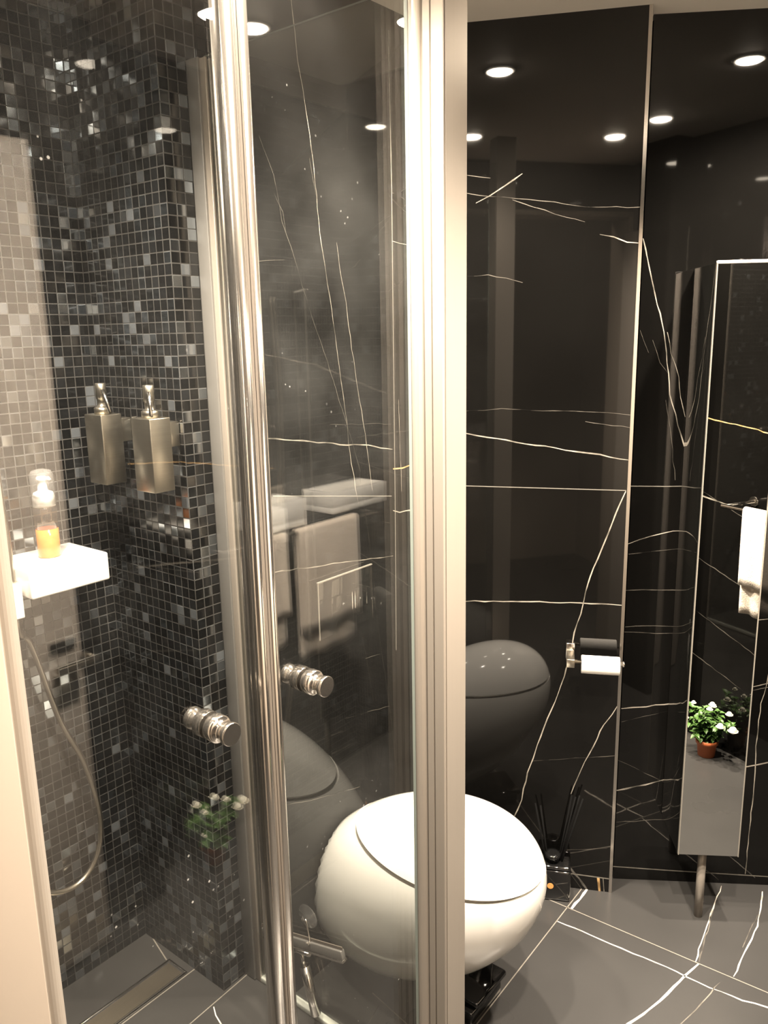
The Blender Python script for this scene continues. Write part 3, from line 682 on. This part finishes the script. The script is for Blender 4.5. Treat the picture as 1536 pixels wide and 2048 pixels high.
k = MB(); k.lathe([(0.028, -0.0002), (0.026, -0.002), (0.010, -0.006), (0.008, -0.010), (0.004, -0.011)], 'cup', (0, 0, 0), 'X', 32); k.build('suction_cup', sk)
k = MB(); k.tube([(-0.009, 0, 0), (-0.010, -0.004, -0.012), (-0.012, -0.016, -0.046), (-0.018, -0.018, -0.052), (-0.022, -0.016, -0.044)], 0.0026, 'chrome', 10); k.build('hook', sk)

# ------------------------------------------------------------------ rail, towels and basins on the right-hand wall (seen only as reflections)
def rail(a_, z_, L, lab):
    tr = thing('towel_rail', lab, 'towel rail', P(a_, 1.93, z_), TH, 'steel towel rails')
    k = MB(); k.tube([(0, 0.145, 0), (L, 0.145, 0)], 0.007, 'steel'); k.build('bar', tr)
    for x in (0.012, L - 0.012):
        k = MB(); k.tube([(x, 0.0005, 0), (x, 0.145, 0)], 0.006, 'steel'); k.lathe([(0.017, 0.0005), (0.017, 0.006)], 'steel', (x, 0, 0), 'Y', 24); k.build('post', tr)
rail(0.35, 0.945, 0.66, 'long steel towel rail under the white basins on the marble wall')
rail(1.13, 0.872, 0.34, 'short lower steel towel rail farther along the marble wall')
def towel(a_, wd, zf, zb, lab, zt=0.945):
    t = thing('towel', lab, 'towel', P(a_, 1.785, zt), TH, 'towels on the rail')
    bm = bmesh.new(); prof = []
    for j in range(13): prof.append((-0.013, -(zt - zf) + (zt - zf) * j / 12 - 0.0))
    for j in range(1, 8): prof.append((0.013 * math.cos(R(180 - 180 * j / 8)), 0.013 * math.sin(R(180 - 180 * j / 8)) ))
    for j in range(10): prof.append((0.013, -(zt - zb) * j / 9))
    nx = 18; g = []
    for i in range(nx + 1):
        x = wd * i / nx; row = []
        for y, z in prof:
            d = max(0, -z); wv = 0.006 * math.sin(i * 0.9 + 1.3) * min(1, d * 5) - 0.05 * d * 0.12
            row.append(bm.verts.new((x + 0.01 * d * math.sin(3 * d), (-y * -1) + wv * (1 if y < 0 else -0.4), z + 0.004 * math.sin(i * 0.5) * d)))
        g.append(row)
    for i in range(nx):
        for j in range(len(prof) - 1):
            q = bm.faces.new((g[i][j], g[i + 1][j], g[i + 1][j + 1], g[i][j + 1])); q.smooth = True
    mb = MB(); mb.merge(bm, 'towel', True); o = mb.build('cloth', t)
    so = o.modifiers.new('thick', 'SOLIDIFY'); so.thickness = 0.009; so.offset = 1
    return t
towel(0.44, 0.15, 0.60, 0.70, 'narrow beige terry hand towel near the rail end by the plant')
towel(0.64, 0.27, 0.53, 0.62, 'wider beige terry towel hanging in the middle of the long rail')
towel(1.17, 0.24, 0.18, 0.30, 'long beige terry bath towel on the short lower rail', 0.872)
def basin(a0_, a1_, b0_, z0_, z1_, lab):
    t = thing('wash_basin', lab, 'basin', P((a0_ + a1_) / 2, 1.93, z0_), TH, 'white box basins')
    hw = (a1_ - a0_) / 2; dp = 1.93 - b0_; hh_ = z1_ - z0_
    k = MB(); e = 0.014
    k.box(-hw, hw, 0.0005, dp, 0, 0.02, 'white', 0.002); k.box(-hw, hw, dp - e, dp, 0.018, hh_, 'white', 0.002); k.box(-hw, hw, 0.0005, 0.03, 0.018, hh_, 'white', 0.002)
    k.box(-hw, -hw + e, 0.028, dp - e + 0.002, 0.018, hh_, 'white', 0.002); k.box(hw - e, hw, 0.028, dp - e + 0.002, 0.018, hh_, 'white', 0.002)
    k.build('basin_bowl', t)
    k = MB(); k.lathe([(0.014, 0.0205), (0.014, 0.022), (0.005, 0.0225)], 'steel', (0, dp / 2, 0), 'Z', 20); k.build('plug', t)
    return t
basin(0.53, 0.70, 1.80, 0.958, 1.042, 'smaller white box basin nearer the plant end of the rail')
basin(0.82, 1.09, 1.80, 0.966, 1.034, 'larger white box basin farther along the marble wall')
fc = thing('basin_tap', 'tall thin steel tap on the wall above the smaller basin', 'tap', P(0.62, 1.93, 1.0), TH)
k = MB(); k.tube([(0, 0.016, 0.0425), (0, 0.016, 0.25), (0, 0.022, 0.262), (0, 0.09, 0.262), (0, 0.094, 0.250)], 0.007, 'steel'); k.build('spout', fc)

# ------------------------------------------------------------------ potted rose on the floor (seen in the cabinet mirror)
PL = P(0.306, 1.850, 0.0)
pl = thing('potted_rose', 'white miniature rose in a terracotta pot by the marble wall', 'plant', PL, TH)
k = MB(); k.lathe([(0.027, 0.0005), (0.029, 0.002), (0.034, 0.048), (0.0385, 0.049), (0.040, 0.066), (0.037, 0.066), (0.036, 0.058)], 'terracotta', (0, 0, 0), 'Z', 40); k.build('pot', pl)
k = MB(); k.lathe([(0.0355, 0.052), (0.0355, 0.058), (0.01, 0.061)], 'soil', (0, 0, 0), 'Z', 28); k.build('soil', pl)
rg = random.Random(11)
st = MB(); lf = MB()
tips = []
for s_ in range(17):
    an = rg.uniform(0, 2 * math.pi); rx = rg.uniform(0.02, 0.10); tp_ = Vector((math.cos(an) * rx, math.sin(an) * min(rx, 0.055), rg.uniform(0.10, 0.19) - rx * 0.3))
    st.tube([(math.cos(an) * 0.008, math.sin(an) * 0.008, 0.055), (tp_.x * 0.4, tp_.y * 0.4, 0.055 + (tp_.z - 0.055) * 0.6), tp_], 0.0016, 'stem', 6, 0.0010); tips.append(tp_)
    for j in range(40):
        f_ = rg.uniform(0.25, 1.05); base = Vector((tp_.x * f_ ** 1.3, tp_.y * f_ ** 1.3, 0.055 + (tp_.z - 0.055) * f_))
        d_ = Vector((rg.uniform(-1, 1), rg.uniform(-1, 1), rg.uniform(-0.35, 0.7))).normalized(); L = rg.uniform(0.020, 0.033); wd = L * 0.30
        sd = d_.cross(Vector((0, 0, 1))).normalized(); up_ = sd.cross(d_)
        c1 = base + d_ * L * 0.35 + up_ * 0.002; c2 = base + d_ * L * 0.7 + up_ * 0.001; tip = base + d_ * L - up_ * 0.003
        v_ = [base, c1 + sd * wd + up_ * 0.003, c2 + sd * wd * 0.75 + up_ * 0.002, tip, c2 - sd * wd * 0.75 + up_ * 0.002, c1 - sd * wd + up_ * 0.003]
        if min(q.y for q in v_) < -0.070: continue
        lf.face([v_[0], v_[1], c1], 'leaf', True); lf.face([v_[1], v_[2], c2, c1], 'leaf', True); lf.face([v_[2], v_[3], c2], 'leaf', True)
        lf.face([v_[0], c1, v_[5]], 'leaf', True); lf.face([c1, c2, v_[4], v_[5]], 'leaf', True); lf.face([c2, v_[3], v_[4]], 'leaf', True)
st.build('stems', pl); lf.build('foliage', pl, keep=True)
for fx, fy, fz, fr in ((0.075, 0.030, 0.148, 0.016), (0.112, 0.010, 0.142, 0.019), (0.030, 0.035, 0.198, 0.012), (0.018, 0.0, 0.196, 0.011), (-0.045, 0.03, 0.192, 0.010), (-0.012, 0.055, 0.142, 0.008), (-0.06, 0.04, 0.130, 0.007), (-0.02, -0.04, 0.175, 0.014), (0.05, -0.045, 0.165, 0.014)):
    k = MB()
    for ring, (cnt, rr, el) in enumerate(((5, 1.0, 0.35), (5, 0.75, 0.8), (4, 0.45, 1.2))):
        for j in range(cnt):
            t = 2 * math.pi * (j + ring * 0.5) / cnt; o_ = Vector((math.cos(t), math.sin(t), 0)); s2 = Vector((-math.sin(t), math.cos(t), 0))
            b_ = Vector((fx, fy, fz)); m_ = b_ + (o_ * math.cos(el) * 0.6 + Vector((0, 0, math.sin(el) * 0.6))) * fr * rr; e_ = b_ + (o_ * math.cos(el) + Vector((0, 0, math.sin(el) * 0.9))) * fr * rr
            k.face([b_, m_ + s2 * fr * 0.55 * rr, e_ + s2 * fr * 0.3 * rr, e_ - s2 * fr * 0.3 * rr, m_ - s2 * fr * 0.55 * rr], 'petal', True)
    bmf = bmesh.new(); bmesh.ops.create_icosphere(bmf, subdivisions=2, radius=fr * 0.72); k.merge(bmf, 'petal', True, Matrix.Translation((fx, fy, fz + fr * 0.4)))
    k.build('flower', pl, keep=True)
